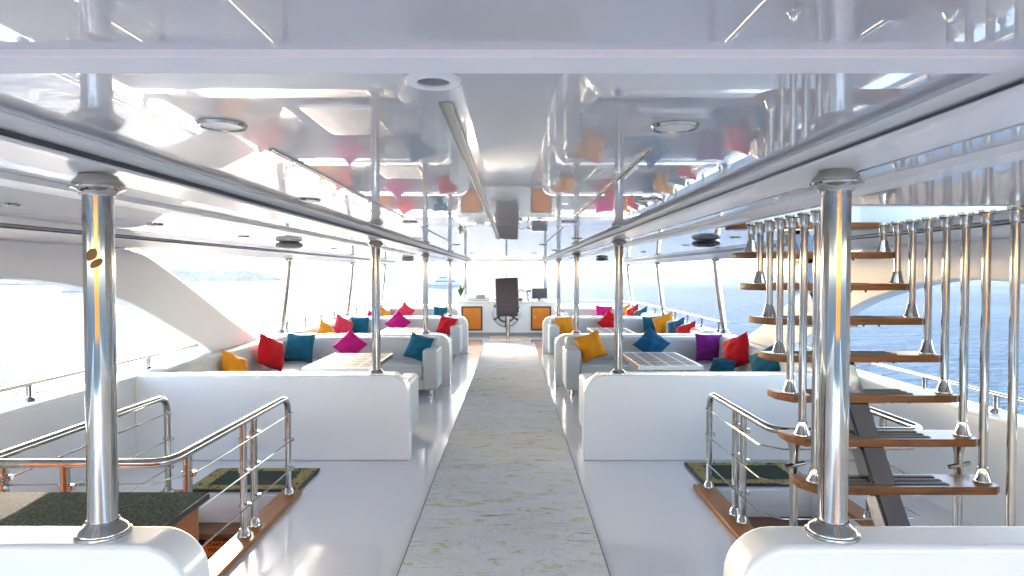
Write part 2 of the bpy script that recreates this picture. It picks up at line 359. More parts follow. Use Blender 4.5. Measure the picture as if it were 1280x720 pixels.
def arch(side):
    x = -3.52 if side < 0 else 3.23
    up = [(5.3, 1.98), (6.0, 1.945), (6.45, 1.80), (7.1, 1.535), (7.9, 1.19), (8.6, 0.92), (9.25, 0.69)]
    lo = [(9.0, 0.64), (7.75, 0.72), (7.3, 0.90), (6.6, 1.18), (5.9, 1.455), (5.36, 1.59), (4.9, 1.67), (4.4, 1.70), (3.9, 1.66), (3.4, 1.54), (2.9, 1.33), (2.5, 1.08), (2.2, 0.72)]
    tail = [(1.3, 0.72), (1.0, 1.3), (0.6, 1.98)]
    def smooth(p, k=6):
        out = []
        for i in range(len(p) - 1):
            p0, p1, p2, p3 = p[max(0, i - 1)], p[i], p[i + 1], p[min(len(p) - 1, i + 2)]
            for s in range(k):
                t = s / k
                out.append(tuple(0.5 * ((2 * p1[d]) + (-p0[d] + p2[d]) * t + (2 * p0[d] - 5 * p1[d] + 4 * p2[d] - p3[d]) * t * t + (-p0[d] + 3 * p1[d] - 3 * p2[d] + p3[d]) * t ** 3) for d in (0, 1)))
        out.append(p[-1]); return out
    bm = NB()
    prism(bm, smooth(up) + smooth(lo) + smooth(tail), lambda u, v, a: (a, u, v), x - side * 0.03, x + side * 0.12, bev=0.03)
    tag(obj('roof_arch', bm, ARCHM), 'white curved arch sweeping from the roof edge down to the %s bulwark' % ('left' if side < 0 else 'right'), 'arch', 'roof arches')
arch(-1); arch(1)

# ------------------------------------------------------------------ half walls
def half_wall(side, y0, y1, b0, b1, z, label, rad=0.17):
    pts = [(b1, 0.0), (b1, z), (b0 + rad, z)]
    for k in range(1, 9):
        a = math.pi / 2 * k / 8; pts.append((b0 + rad - rad * math.sin(a), z - rad + rad * math.cos(a)))
    pts.append((b0, 0.0))
    bm = NB(); prism(bm, [(b2x(side, u), v_) for u, v_ in pts], lambda u, v_, a: (u, a, v_), y0, y1, bev=0.022, seg=4)
    return tag(obj('half_wall', bm, GEL), label, 'half wall', 'white half walls')
WL = [(1.90, 2.07, 0.93, 'nearest white half wall, on the %s, carrying the thick front steel pillar'),
      (5.91, 6.08, 0.80, 'long white half wall on the %s facing the viewer beyond the railed stairwell'),
      (9.86, 10.03, 0.80, 'white half wall backing the second settee row on the %s of the aisle'),
      (13.84, 14.01, 0.80, 'white half wall backing the third settee row on the %s of the aisle'),
      (17.70, 17.84, 0.80, 'farthest white half wall behind the forward settee on the %s')]
for i, (y0, y1, z, lb) in enumerate(WL):
    for s in (-1, 1):
        sn = 'left' if s < 0 else 'right'
        b0 = (0.835 if s < 0 else 0.83) if i == 0 else (1.35 if i == 4 else 0.81)
        half_wall(s, y0, y1, b0, 3.36 if i else 2.6, z, lb % sn, 0.15 if i == 0 else 0.19)

# ------------------------------------------------------------------ pillars
def pillar(x, y, z0, z1, r, label):
    t = thing('pillar', (x, y, z0), label, 'pillar', 'polished steel pillars')
    bm = NB(); lathe(bm, [(r, 0.02), (r, z1 - z0 - 0.03)], (x, y, z0), 40); obj('shaft', bm, CHROME, t)
    k = r / 0.043
    bm = NB(); lathe(bm, [(0.079 * k, 0), (0.080 * k, 0.004 * k), (0.079 * k, 0.010 * k), (0.074 * k, 0.013 * k), (0.073 * k, 0.018 * k), (0.066 * k, 0.027 * k), (0.054 * k, 0.036 * k), (0.049 * k, 0.046 * k), (0.0432 * k, 0.047 * k)], (x, y, z0), 40); obj('base_flange', bm, CHROME, t)
    h = z1 - z0
    bm = NB(); lathe(bm, [(0.0435 * k, h - 0.066 * k), (0.049 * k, h - 0.065 * k), (0.052 * k, h - 0.056 * k), (0.063 * k, h - 0.048 * k), (0.076 * k, h - 0.043 * k), (0.078 * k, h - 0.038 * k), (0.074 * k, h - 0.034 * k), (0.074 * k, h - 0.029 * k), (0.068 * k, h - 0.020 * k), (0.058 * k, h - 0.010 * k), (0.053 * k, h - 0.001)], (x, y, z0), 40); obj('top_collar', bm, CHROME, t)
    return t
PX = [(-1.283, 1.005, 1.99, 0.93, 0.043), (-1.275, 1.0, 5.995, 0.80, 0.041), (-1.345, 1.0, 9.945, 0.80, 0.041), (-1.35, 1.015, 13.925, 0.80, 0.041), (-1.36, 0.97, 18.7, 0.0, 0.041)]
lbl = ['nearest thick steel pillar on the %s front half wall', 'steel pillar standing on the long %s half wall past the stairwell', 'steel pillar on the half wall behind the second %s settee', 'slim steel pillar on the half wall behind the third %s settee', 'distant steel pillar rising behind the helm console on its %s']
for i, (xl, xr, y, z0, r) in enumerate(PX):
    p = pillar(xl, y, z0, H + 0.302, r, lbl[i] % 'left')
    if i == 0:
        pl = p
    pillar(xr, y, z0, H + (0.316), r, lbl[i] % 'right')
# two small brown patches on the near left pillar
for (a0, a1, z0, z1, sk) in ((-106, -62, 1.789, 1.822, 0.012), (-90, -44, 1.768, 1.790, 0.016)):
    bm = NB(); rr = 0.0436; n = 8; rows = []
    for k in range(n + 1):
        a = R(a0 + (a1 - a0) * k / n); e = math.sin(math.pi * k / n) ** 0.25
        zc = (z0 + z1) / 2 + sk * (k / n - 0.5); hh = (z1 - z0) / 2 * e + 0.001
        rows.append((bm.verts.new((-1.283 + rr * math.cos(a), 1.99 + rr * math.sin(a), zc - hh)), bm.verts.new((-1.283 + rr * math.cos(a), 1.99 + rr * math.sin(a), zc + hh))))
    for p_, q_ in zip(rows, rows[1:]): bm.faces.new((p_[0], q_[0], q_[1], p_[1]))
    obj('brown_mark', bm, mat('brown_patch', (0.30, 0.15, 0.03), 0.5), pl)
def slant(x0, x1, y, label):
    t = thing('slanted_post', (x0, y, 0.80), label, 'post', 'slanted steel posts along the bulwarks')
    bm = NB(); tube(bm, [(x0, y, 0.80), (x1, y + 0.05, H + 0.20)], 0.048, 24); obj('shaft', bm, CHROME, t)
    bm = NB(); lathe(bm, [(0.085, 0), (0.085, 0.012), (0.06, 0.03), (0.046, 0.07)], (x0, y, 0.80), 24); obj('base_flange', bm, CHROME, t)
    bm = NB(); lathe(bm, [(0.05, 0), (0.062, 0.012), (0.07, 0.03), (0.07, 0.042)], (x1, y + 0.05, H + 0.185), 24); obj('top_collar', bm, CHROME, t)
for k, y in enumerate((10.0, 14.0, 17.6)):
    nm = ('nearest', 'middle', 'farthest')[k]
    slant(-3.62, -3.50, y, nm + ' slanted steel post on the left bulwark by the settees')
    slant(3.33, 3.19, y, nm + ' slanted steel post on the right bulwark by the settees')

# ------------------------------------------------------------------ settees
def settee(side, y0, y1, label, front=True, aft=True, ba=0.90):
    hull = 3.335
    t = thing('settee', (b2x(side, 2.2), (y0 + y1) / 2, 0), label, 'settee', 'pale upholstered settees')
    X = lambda b: b2x(side, b)
    d = 0.92                                     # depth over back
    if front:
        bx('base', UPH, t, X(ba + 0.20), X(hull), y1 - d + 0.03, y1 - 0.02, 0.10, 0.262, bev=0.02)
        bx('seat_cushion', UPH, t, X(ba + 0.215), X(2.0), y1 - d - 0.01, y1 - 0.30, 0.264, 0.46, bev=0.035)
        bx('seat_cushion', UPH, t, X(2.004), X(2.62), y1 - d - 0.01, y1 - 0.30, 0.264, 0.46, bev=0.035)
        bx('backrest', UPH, t, X(ba + 0.05), X(hull), y1 - 0.29, y1 - 0.006, 0.264, 0.782, bev=0.055)
        bx('armrest', UPH, t, X(ba), X(ba + 0.21), y1 - d, y1 - 0.30, 0.10, 0.67, bev=0.035)
        for px_, py_ in ((ba + 0.105, y1 - d + 0.09), (ba + 0.105, y1 - 0.20), (2.3, y1 - d + 0.1)):
            bm = NB(); lathe(bm, [(0.03, 0), (0.03, 0.012), (0.022, 0.02), (0.022, 0.10)], (X(px_), py_, 0), 16); obj('leg', bm, CHROME, t)
    if aft:
        bx('base', UPH, t, X(ba + 0.14), X(hull), y0 + 0.02, y0 + d - 0.03, 0.10, 0.262, bev=0.02)
        bx('seat_cushion', UPH, t, X(ba + 0.155), X(2.62), y0 + 0.30, y0 + d, 0.264, 0.46, bev=0.035)
        bx('backrest', UPH, t, X(ba + 0.05), X(hull), y0 + 0.006, y0 + 0.27, 0.264, 0.775, bev=0.05)
        bx('armrest', UPH, t, X(ba - 0.025), X(ba + 0.16), y0 + 0.015, y0 + d, 0.10, 0.655, bev=0.045)
        bm = NB(); lathe(bm, [(0.03, 0), (0.03, 0.012), (0.022, 0.02), (0.022, 0.10)], (X(ba + 0.06), y0 + d - 0.1, 0), 16); obj('leg', bm, CHROME, t)
    ya, yb = y0 + 0.30, y1 - 0.31
    bx('base', UPH, t, X(2.62), X(hull - 0.02), y0 + d - 0.02, y1 - d + 0.02, 0.10, 0.258, bev=0.02)
    bx('seat_cushion', UPH, t, X(2.624), X(3.10), ya, yb, 0.262, 0.458, bev=0.035)
    n = 3; L = (y1 - y0 - 0.03) / n
    for k in range(n):
        bm = NB(); box(bm, X(3.11), X(hull + 0.01), y0 + 0.015 + k * L, y0 + 0.015 + (k + 1) * L - 0.008, 0.26, 0.835, bev=0.075, seg=5)
        for v_ in bm.verts:
            if v_.co.z > 0.5: v_.co.x += side * 0.05 * (v_.co.z - 0.5) / 0.335
        obj('backrest', bm, UPH, t)
    return t
for s in (-1, 1):
    sn = 'left' if s < 0 else 'right'
    settee(s, 6.08, 9.86, 'nearest U-shaped pale settee on the %s of the aisle, right behind the long half wall' % sn)
    settee(s, 10.03, 13.84, 'middle U-shaped pale settee on the %s of the aisle' % sn)
    settee(s, 14.01, 17.70, 'farthest U-shaped pale settee on the %s, beside the helm console' % sn, ba=1.45 if True else 1)

# ------------------------------------------------------------------ tables
def table(x0, x1, y0, y1, label):
    t = thing('dining_table', ((x0 + x1) / 2, (y0 + y1) / 2, 0), label, 'table', 'tiled tables between the settees')
    bm = NB(); box(bm, x0 + 0.03, x1 - 0.03, y0 + 0.03, y1 - 0.03, 0.672, 0.703); obj('tile_top', bm, TILE, t)
    for a in ((x0, x1, y0, y0 + 0.028), (x0, x1, y1 - 0.028, y1)): bx('white_edge', WHITEP, t, *a, 0.660, 0.706, bev=0.004, seg=2)
    for a in ((x0, x0 + 0.028, y0 + 0.03, y1 - 0.03), (x1 - 0.028, x1, y0 + 0.03, y1 - 0.03)): bx('wood_edge', DKWOOD, t, *a, 0.655, 0.706, bev=0.004, seg=2)
    cx, cy = (x0 + x1) / 2, (y0 + y1) / 2
    bm = NB(); lathe(bm, [(0.24, 0), (0.24, 0.015), (0.06, 0.04), (0.045, 0.08), (0.045, 0.6), (0.12, 0.658)], (cx, cy, 0), 28); obj('pedestal', bm, CHROME, t)
table(-2.31, -1.54, 7.0, 8.30, 'tile-topped table in the nearest left settee')
table(1.42, 2.15, 7.15, 8.40, 'tile-topped table in the nearest right settee')
table(-2.37, -1.60, 10.95, 12.15, 'tile-topped table in the middle left settee')
table(1.42, 2.15, 10.95, 12.15, 'tile-topped table in the middle right settee')

# ------------------------------------------------------------------ scatter cushions
def cushion(col, x, y, z, size, yaw, lean, roll, label, puff=0.075, asp=1.0):
    """front faces -Y before yaw; lean tips the top back; roll turns it in its own plane"""
    bm = NB(); N = 14; g = {}
    rnd = random.Random(hash((round(x, 2), round(y, 2))) & 0xffff)
    w1, w2, w3 = rnd.uniform(0, 6), rnd.uniform(0, 6), rnd.uniform(-1, 1)
    for sgn in (0, 1):
        for i in range(N + 1):
            for j in range(N + 1):
                u, v_ = -1 + 2 * i / N, -1 + 2 * j / N
                edge = abs(u) == 1 or abs(v_) == 1
                if edge and sgn: g[(1, i, j)] = g[(0, i, j)]; continue
                k = (max(0, (1 - u * u)) * max(0, (1 - v_ * v_))) ** 0.42
                px_ = u * (1 - 0.075 * (1 - v_ * v_) * abs(u) ** 2) * size / 2 * asp; pz_ = v_ * (1 - 0.075 * (1 - u * u) * abs(v_) ** 2) * size / 2
                wr = 0.015 * k * math.sin(7 * u + w1 + 3 * v_ * w3) + 0.012 * k * math.sin(9 * v_ + w2 - 4 * u)
                d = puff * k * (1 - 0.18 * v_) + wr * (0.7 + 0.3 * math.sin(w1))
                g[(sgn, i, j)] = bm.verts.new((px_, (-d if sgn == 0 else d), pz_))
    for sgn in (0, 1):
        for i in range(N):
            for j in range(N):
                q = [g[(sgn, i, j)], g[(sgn, i + 1, j)], g[(sgn, i + 1, j + 1)], g[(sgn, i, j + 1)]]
                bm.faces.new(q if sgn == 0 else q[::-1])
    M_ = Matrix.Rotation(R(yaw), 4, 'Z') @ Matrix.Rotation(R(-lean), 4, 'X') @ Matrix.Rotation(R(roll), 4, 'Y')
    bm.transform(M_)
    zmin = min(v_.co.z for v_ in bm.verts)
    bm.transform(Matrix.Translation((x, y, z - zmin)))
    o = obj('cushion', bm, PIL[col], ang=80)
    return tag(o, label, 'cushion', 'bright scatter cushions')
ST = 0.452
def C(col, px, y, size, yaw, lean, roll, label, z=ST, **k): cushion(col, (px - 640) / 800 * y, y, z, size, yaw, lean, roll, label, **k)
# near left bay
C('yellow', 293, 7.25, 0.37, 76, 30, 30, 'yellow cushion in the nearest left settee, leaning on the bulwark side')
C('red', 338, 8.25, 0.42, 72, 16, 24, 'bright red cushion in the nearest left settee, beside a teal one', puff=0.11)
C('teal', 374, 9.22, 0.42, 0, 14, 3, 'teal cushion upright in the far left corner of the nearest left settee')
C('pink', 437, 9.32, 0.37, 0, 24, 41, 'magenta cushion standing on its corner behind the nearest left table')
C('teal', 523, 9.26, 0.38, -14, 20, 14, 'dark teal cushion against the armrest of the nearest left settee')
# middle left bay
C('yellow', 408, 10.90, 0.40, 75, 20, 36, 'yellow cushion in the middle left settee, on its bulwark side')
C('coral', 429, 11.95, 0.42, 60, 18, 30, 'coral red cushion in the middle left settee beside a teal cushion')
C('teal', 449, 13.15, 0.40, 0, 12, 0, 'teal cushion in the far left corner of the middle left settee')
C('pink', 497, 13.3, 0.40, 0, 24, 42, 'magenta cushion on its corner behind the middle left table')
C('red', 558, 13.2, 0.38, -12, 20, 12, 'red cushion against the armrest of the middle left settee')
# far left bay
C('pink', 466, 14.75, 0.38, 70, 16, 20, 'magenta cushion in the farthest left settee, mostly hidden by a pillar')
C('yellow', 479, 15.6, 0.40, 60, 20, 36, 'yellow cushion in the farthest left settee')
C('coral', 506, 17.1, 0.40, 0, 22, 38, 'coral red cushion on its corner in the farthest left settee')
C('teal', 550, 17.1, 0.40, 0, 14, 2, 'bright teal cushion in the farthest left settee, near the helm console')
# near right bay
C('yellow', 739, 9.24, 0.40, 12, 20, -16, 'golden yellow cushion against the armrest of the nearest right settee')
C('blue', 815, 9.32, 0.40, 0, 24, 43, 'dark blue cushion standing on its corner behind the nearest right table')
C('purple', 887, 9.28, 0.41, 4, 14, 3, 'purple cushion upright in the corner of the nearest right settee')
C('red', 921, 8.3, 0.43, -68, 16, -24, 'large red cushion in the nearest right settee, leaning on its bulwark side', puff=0.11)
C('teal', 958, 7.35, 0.41, -62, 28, -34, 'teal cushion in the nearest right settee, half behind the stair treads')
C('teal', 904, 8.0, 0.30, -20, 55, 10, 'small teal cushion lying flat beside the large red cushion')
# middle right bay
C('yellow', 706, 13.2, 0.38, 8, 18, -8, 'golden yellow cushion against the armrest of the middle right settee')
C('red', 763, 13.3, 0.42, 0, 24, 40, 'red cushion standing on its corner behind the middle right table')
C('teal', 816, 13.25, 0.40, 0, 14, -3, 'teal cushion in the corner of the middle right settee, beside a yellow one')
C('yellow', 831, 12.55, 0.43, -36, 16, -22, 'yellow cushion between the teal and the blue ones in the middle right settee')
C('blue', 846, 11.6, 0.41, -58, 16, -20, 'blue cushion between the yellow and red ones in the middle right settee')
C('red', 859, 10.9, 0.40, -50, 18, -20, 'red cushion at the near end of the middle right settee, on its bulwark side')
# far right bay
C('pink', 755, 17.1, 0.42, 0, 14, 3, 'pink cushion in the farthest right settee', asp=1.1)
C('yellow', 781, 16.9, 0.40, -40, 16, -18, 'yellow cushion in the farthest right settee')
C('red', 791, 15.8, 0.42, -50, 18, -26, 'red cushion in the farthest right settee between yellow and teal')
C('teal', 801, 15.0, 0.42, -56, 18, -22, 'teal cushion at the near end of the farthest right settee')

# ------------------------------------------------------------------ carpet runner and mats
t = thing('carpet_runner', (-0.05, 8, 0), 'long patterned grey and lime carpet runner down the middle of the white deck', 'carpet')
bm = NB(); box(bm, -0.655, 0.56, -2.0, 15.9, 0.001, 0.012); obj('pile', bm, CARP, t)
bm = NB()
for a in ((-0.664, -0.656), (0.561, 0.569)): box(bm, a[0], a[1], -2.0, 15.9, 0.001, 0.0125)
obj('binding', bm, BIND, t)
def doormat(x0, x1, y0, y1, label):
    t = thing('doormat', ((x0 + x1) / 2, (y0 + y1) / 2, 0), label, 'doormat', 'green bordered doormats')
    bx('rubber_backing', BLACK, t, x0, x1, y0, y1, 0.001, 0.022, bev=0.004)
    bm = NB(); w_ = 0.1
    for a in ((x0 + .02, x1 - .02, y0 + .02, y0 + w_), (x0 + .02, x1 - .02, y1 - w_, y1 - .02), (x0 + .02, x0 + 0.13, y0 + w_, y1 - w_), (x1 - 0.13, x1 - .02, y0 + w_, y1 - w_)): box(bm, *a, 0.0222, 0.0275)
    obj('patterned_border', bm, MATB, t)
    bx('green_centre', MATG, t, x0 + 0.131, x1 - 0.131, y0 + w_ + .001, y1 - w_ - .001, 0.0222, 0.0265)
doormat(-2.60, -1.70, 5.06, 5.63, 'green doormat with a tan patterned border beyond the left stairwell')
doormat(1.57, 2.50, 5.20, 5.80, 'green doormat with a tan patterned border beyond the right stairwell')

# ------------------------------------------------------------------ stairwells going down
def well(hole, side, label, trims):
    x0, x1, y0, y1 = hole
    t = thing('stairwell', ((x0 + x1) / 2, (y0 + y1) / 2, -1.7), label, 'stairwell', 'stairwells in the deck')
    bm = NB(); e = 0.05
    box(bm, x0 - e, x0 - 0.002, y0 - e, y1 + e, -1.8, -0.142); box(bm, x1 + 0.002, x1 + e, y0 - e, y1 + e, -1.8, -0.142)
    box(bm, x0, x1, y0 - e, y0 - 0.002, -1.8, -0.142); box(bm, x0, x1, y1 + 0.002, y1 + e, -1.8, -0.142)
    obj('side_wall', bm, GEL, t); bx('bottom_floor', FLOORM, t, x0, x1, y0, y1, -1.86, -1.802)
    for k in range(5):
        z = -0.215 - 0.22 * k; ya = y1 - 0.235 * (k + 1)
        if ya < y0: break
        bx('tread', TEAK_X, t, x0 + 0.004, x1 - 0.004, ya, y1 - 0.235 * k - 0.002, z - 0.04, z, bev=0.006)
        bx('riser', GEL, t, x0 + 0.004, x1 - 0.004, ya + 0.022, ya + 0.04, z - 0.218, z - 0.042)
    for (xa, xb, ya, yb) in trims:
        bx('teak_trim', TEAK_Y, t, xa, xb, ya, yb, 0.001, 0.038, bev=0.008)
    return t
wl = well(HL, -1, 'teak-trimmed stairwell going down behind the left front half wall', [(-1.815, -1.665, 3.24, 5.03), (-2.76, -2.60, 3.24, 5.03)])
wr = well(HR, 1, 'teak-trimmed stairwell going down behind the right staircase', [(1.47, 1.63, 3.9, 5.16), (2.41, 2.56, 3.9, 5.16)])
# warning sign on the first riser of the left stairwell
sy = HL[3] - 0.235 + 0.021
t = thing('warning_sign', (-2.16, sy, -0.43), 'orange and black warning sign about slippery stairs, on a riser of the left stairwell', 'sign')
bx('plate', SIGNK, t, -2.37, -1.95, sy - 0.006, sy, -0.428, -0.262)
bm = NB(); prism(bm, [(-2.365, -0.309), (-1.955, -0.309), (-2.06, -0.424), (-2.26, -0.424)], lambda u, v, a: (u, a, v), sy - 0.0085, sy - 0.0062); obj('orange_panel', bm, SIGNO, t)
def text(s, size, loc, m, parent, name='lettering', sx=1.0):
    cu = bpy.data.curves.new(name, 'FONT'); cu.body = s; cu.size = size; cu.align_x = 'CENTER'; cu.extrude = 0.0006; cu.offset = 0.0008
    tmp = bpy.data.objects.new(name, cu); COL.objects.link(tmp); bpy.context.view_layer.update()
    me = bpy.data.meshes.new_from_object(tmp.evaluated_get(bpy.context.evaluated_depsgraph_get())); bpy.data.objects.remove(tmp)
    o = bpy.data.objects.new(name, me); COL.objects.link(o); me.materials.clear(); me.materials.append(m)
    o.parent = parent; o.location = Vector(loc) - wpos(parent); o.rotation_euler = (R(90), 0, 0); o.scale = (sx, 1, 1); return o
text('SLIPPERY STAIRS', 0.045, (-2.16, sy - 0.0075, -0.302), SIGNO, t, sx=0.95)
text('WHEN WET', 0.05, (-2.16, sy - 0.010, -0.353), SIGNK, t, sx=1.0)
text('!', 0.055, (-2.16, sy - 0.010, -0.412), SIGNK, t)

# ------------------------------------------------------------------ stairwell railings
RZ = 0.79
def railing(path, posts, cables, label, base=0.038):
    x0, y0 = path[0]
    t = thing('stair_railing', (path[1][0], path[1][1], 0), label, 'railing', 'steel railings round the stairwells')
    P = [(path[0][0], path[0][1], 0.40)] + [(x, y, RZ) for x, y in path] + [(path[-1][0], path[-1][1], 0.40)]
    F1 = fillet(P, 0.13, 8)
    bm = NB(); tube(bm, F1, 0.0235, 16); obj('handrail', bm, CHROME, t)
    for (x, y, ztop) in posts:
        bm = NB(); tube(bm, [(x, y, base), (x, y, ztop)], 0.0225, 16); p = obj('post', bm, CHROME, t)
        bm = NB(); lathe(bm, [(0.045, 0), (0.045, 0.008), (0.034, 0.03), (0.024, 0.05)], (x, y, base), 20); obj('base_flange', bm, CHROME, p)
        for z in (0.24, 0.46, 0.67):
            if z < ztop - 0.05:
                bm = NB(); tube(bm, [(x - 0.03, y, z), (x + 0.045, y, z)], 0.011, 10); tube(bm, [(x + 0.03, y, z - 0.014), (x + 0.03, y, z + 0.014)], 0.013, 10)
                obj('cable_clamp', bm, CHROME, p)
    for c in cables:
        for z in (0.24, 0.46, 0.67):
            bm = NB(); tube(bm, [(x, y, z) for x, y in c], 0.0055, 8); obj('cable', bm, CHROME, t)
    return t
railing([(-1.735, 4.93), (-1.735, 3.20), (-2.68, 3.20), (-2.68, 4.95)],
        [(-1.735, 4.93, 0.55), (-1.745, 4.30, RZ), (-1.745, 4.13, RZ), (-1.745, 3.42, RZ), (-2.25, 3.20, RZ), (-2.60, 3.20, RZ), (-2.68, 3.35, RZ), (-2.68, 4.12, RZ), (-2.68, 4.95, 0.55)],
        [[(-1.70, 4.93), (-1.71, 3.45), (-1.85, 3.24), (-2.60, 3.235)], [(-2.65, 4.95), (-2.65, 3.3)]],
        'steel railing with cables round the left stairwell')
railing([(1.575, 5.08), (1.59, 3.86), (2.52, 3.86), (2.49, 5.10)],
        [(1.575, 5.08, 0.55), (1.58, 4.50, RZ), (1.585, 4.36, RZ), (2.50, 4.44, RZ), (2.505, 4.30, RZ), (2.49, 5.10, 0.55)],
        [[(1.545, 5.08), (1.555, 4.0), (1.66, 3.89), (2.46, 3.89)], [(2.52, 5.1), (2.535, 3.95)]],
        'steel railing with cables round the right stairwell, behind the staircase')

# ------------------------------------------------------------------ granite cabinet behind the left front wall
t = thing('cabinet', (-2.0, 2.36, 0), 'wooden cabinet with a polished dark granite top behind the left front half wall', 'cabinet')
bx('carcass', CABW, t, -2.9, -1.275, 2.14, 2.58, 0.0, 0.818)
bx('granite_top', GRAN, t, -2.93, -1.245, 2.11, 2.61, 0.82, 0.85, bev=0.004, seg=2)
bx('edge_strip', BLACK, t, -1.2445, -1.2425, 2.112, 2.608, 0.822, 0.848)

# ------------------------------------------------------------------ staircase to the upper deck
st = thing('staircase', (1.86, 3.5, 0), 'open staircase of teak treads climbing to the upper deck on the right', 'staircase')
NS = 8; RI = 0.193; GO = 0.145; Y0 = 3.05; Z0 = 0.72
XL, XR = 1.42, 2.365
def baluster(x, y, z0, z1, parent=st, base=True):
    bm = NB(); tube(bm, [(x, y, z0 + 0.01), (x, y, z1 - 0.01)], 0.0195, 18); b = obj('baluster', bm, CHROME, parent)
    bm = NB(); lathe(bm, [(0.036, z1 - z0 - 0.001), (0.036, z1 - z0 - 0.014), (0.028, z1 - z0 - 0.02), (0.026, z1 - z0 - 0.06), (0.020, z1 - z0 - 0.075)], (x, y, z0), 20); obj('top_collar', bm, CHROME, b)
    bm = NB(); lathe(bm, [(0.040, 0.001), (0.040, 0.010), (0.034, 0.018), (0.026, 0.055), (0.024, 0.072), (0.0197, 0.074)], (x, y, z0), 20); obj('base_flange', bm, CHROME, b)
for i in range(NS):
    yf = Y0 + GO * i; zt = Z0 + RI * i
    bm = NB()
    dpt = 0.205
    pts = [(XL + 0.06, yf), (XR - 0.035, yf), (XR, yf + 0.03), (XR, yf + dpt), (XL, yf + dpt), (XL, yf + 0.10)]
    prism(bm, pts, lambda u, v, a: (u, v, a), zt - 0.039, zt, bev=0.006)
    tr = obj('tread', bm, TEAK_X, st)
    bm = NB()
    for k in range(3): box(bm, XL + 0.16, XR - 0.24, yf + 0.035 + 0.055 * k, yf + 0.062 + 0.055 * k, zt + 0.0005, zt + 0.004)
    obj('grip_strip', bm, GRIP, tr)
    bm = NB()
    for xx in (1.62, 1.70, 2.03, 2.12): tube(bm, [(xx, yf + 0.06, zt - 0.052), (xx, yf + 0.06, zt - 0.0385)], 0.006, 8)
    obj('screw', bm, BLACK, tr)
    if i < NS - 1:
        baluster(1.495, yf + 0.085, zt, ZS); baluster(2.322, yf + 0.085, zt, ZS)
for xx in (1.50, 2.345): baluster(xx, 2.985, 0.0, ZS)
bm = NB()
A_ = Vector((1.80, 2.55, 0.0)); B_ = Vector((1.84, 4.15, 2.06))
sl = (B_ - A_); nz = Vector((0, sl.z, -sl.y)).normalized()
def stringer(dx0, dx1, n0, n1):
    vs_ = []
    for e in (A_, B_):
        for dx, n in ((dx0, n0), (dx1, n0), (dx1, n1), (dx0, n1)): vs_.append(bm.verts.new(e + Vector((dx, 0, 0)) + nz * n))
    for q in ((0, 1, 2, 3), (7, 6, 5, 4), (0, 4, 5, 1), (1, 5, 6, 2), (2, 6, 7, 3), (3, 7, 4, 0)): bm.faces.new([vs_[k] for k in q])
stringer(-0.06, 0.06, -0.02, 0.09); bmesh.ops.recalc_face_normals(bm, faces=bm.faces[:])
bmesh.ops.bevel(bm, geom=bm.edges[:], offset=0.012, segments=2, affect='EDGES'); obj('stringer', bm, mat('polished_steel_dark_reflection', (0.30, 0.29, 0.28), 0.10, 1.0), st)  # stringer is chrome too; its dark reflections are put into the base colour
bm = NB()
for i in range(NS):
    yf = Y0 + GO * i + 0.03; zt = Z0 + RI * i - 0.0395
    box(bm, 1.68, 1.98, yf, yf + 0.16, zt - 0.014, zt - 0.001)
obj('tread_bracket', bm, CHROME, st)
for xx in (1.475, 2.335):
    yy = Y0 + GO + 0.13; zz = Z0 + RI - 0.0395
    bm = NB(); tube(bm, [(xx, yy, 0.0), (xx, yy, zz - 0.09), (xx, yy, zz - 0.05), (xx, yy, zz - 0.001)], [0.021, 0.021, 0.024, 0.036], 18); p = obj('support_post', bm, CHROME, st)
    bm = NB(); tube(bm, [(xx - 0.055, yy - 0.01, zz - 0.135), (xx + 0.05, yy - 0.01, zz - 0.115)], 0.013, 10); obj('clamp', bm, CHROME, p)
# hatch lining in the ceiling
t = thing('ceiling_hatch', (1.9, 3.6, ZS), 'pale lined hatch in the ceiling above the staircase', 'hatch')
hx0, hx1, hy0, hy1 = HATCH
HLIN = mat('hatch_lining', (0.74, 0.80, 0.77), 0.35)
bx('lining_panel', HLIN, t, hx0 + 0.002, hx0 + 0.014, hy0 + 0.016, hy1 - 0.016, ZS - 0.004, 2.70); bx('lining_panel', HLIN, t, hx1 - 0.014, hx1 - 0.002, hy0 + 0.016, hy1 - 0.016, ZS - 0.004, 2.70)
bx('lining_panel', HLIN, t, hx0 + 0.002, hx1 - 0.002, hy0 + 0.002, hy0 + 0.014, ZS - 0.004, 2.70); bx('lining_panel', HLIN, t, hx0 + 0.002, hx1 - 0.002, hy1 - 0.014, hy1 - 0.002, ZS - 0.004, 2.70)

# ------------------------------------------------------------------ ceiling lights, tracks, speakers
def downlight(x, y, z, label, r=0.060, dark=False):
    rc = 0.58 if dark else 0.84
    t = thing('downlight', (x, y, z), label, 'ceiling light', 'round ceiling downlights')
    bm = NB(); lathe(bm, [(r * rc, -0.001), (r * (rc + .02), -0.008), (r * 0.93, -0.008), (r, -0.001)], (x, y, z), 36)
    obj('trim_ring', bm, CHROME if not dark else WHITEP, t)
    bm = NB(); lathe(bm, [(0.01, -0.0045), (r * rc - .0005, -0.0045), (r * rc - .0005, -0.001)], (x, y, z), 36); obj('lens', bm, DKGREY if dark else LENS, t)
    return t
downlight(CX - 0.005, 1.232, ZC, 'nearest downlight, dark-centred, just past the ceiling batten', 0.054, True)
downlight(-0.722, 1.605, ZC, 'nearest pale downlight left of the central light track'); downlight(0.41, 1.62, ZC, 'nearest pale downlight right of the central light track')
ordn = ['second', 'third', 'fourth', 'fifth', 'sixth']
for k, y in enumerate((4.65, 8.4, 12.0)):
    downlight(-0.74, y, ZC, ordn[k] + ' downlight back in the row left of the central track'); downlight(0.41, y, ZC, ordn[k] + ' downlight back in the row right of the central track')
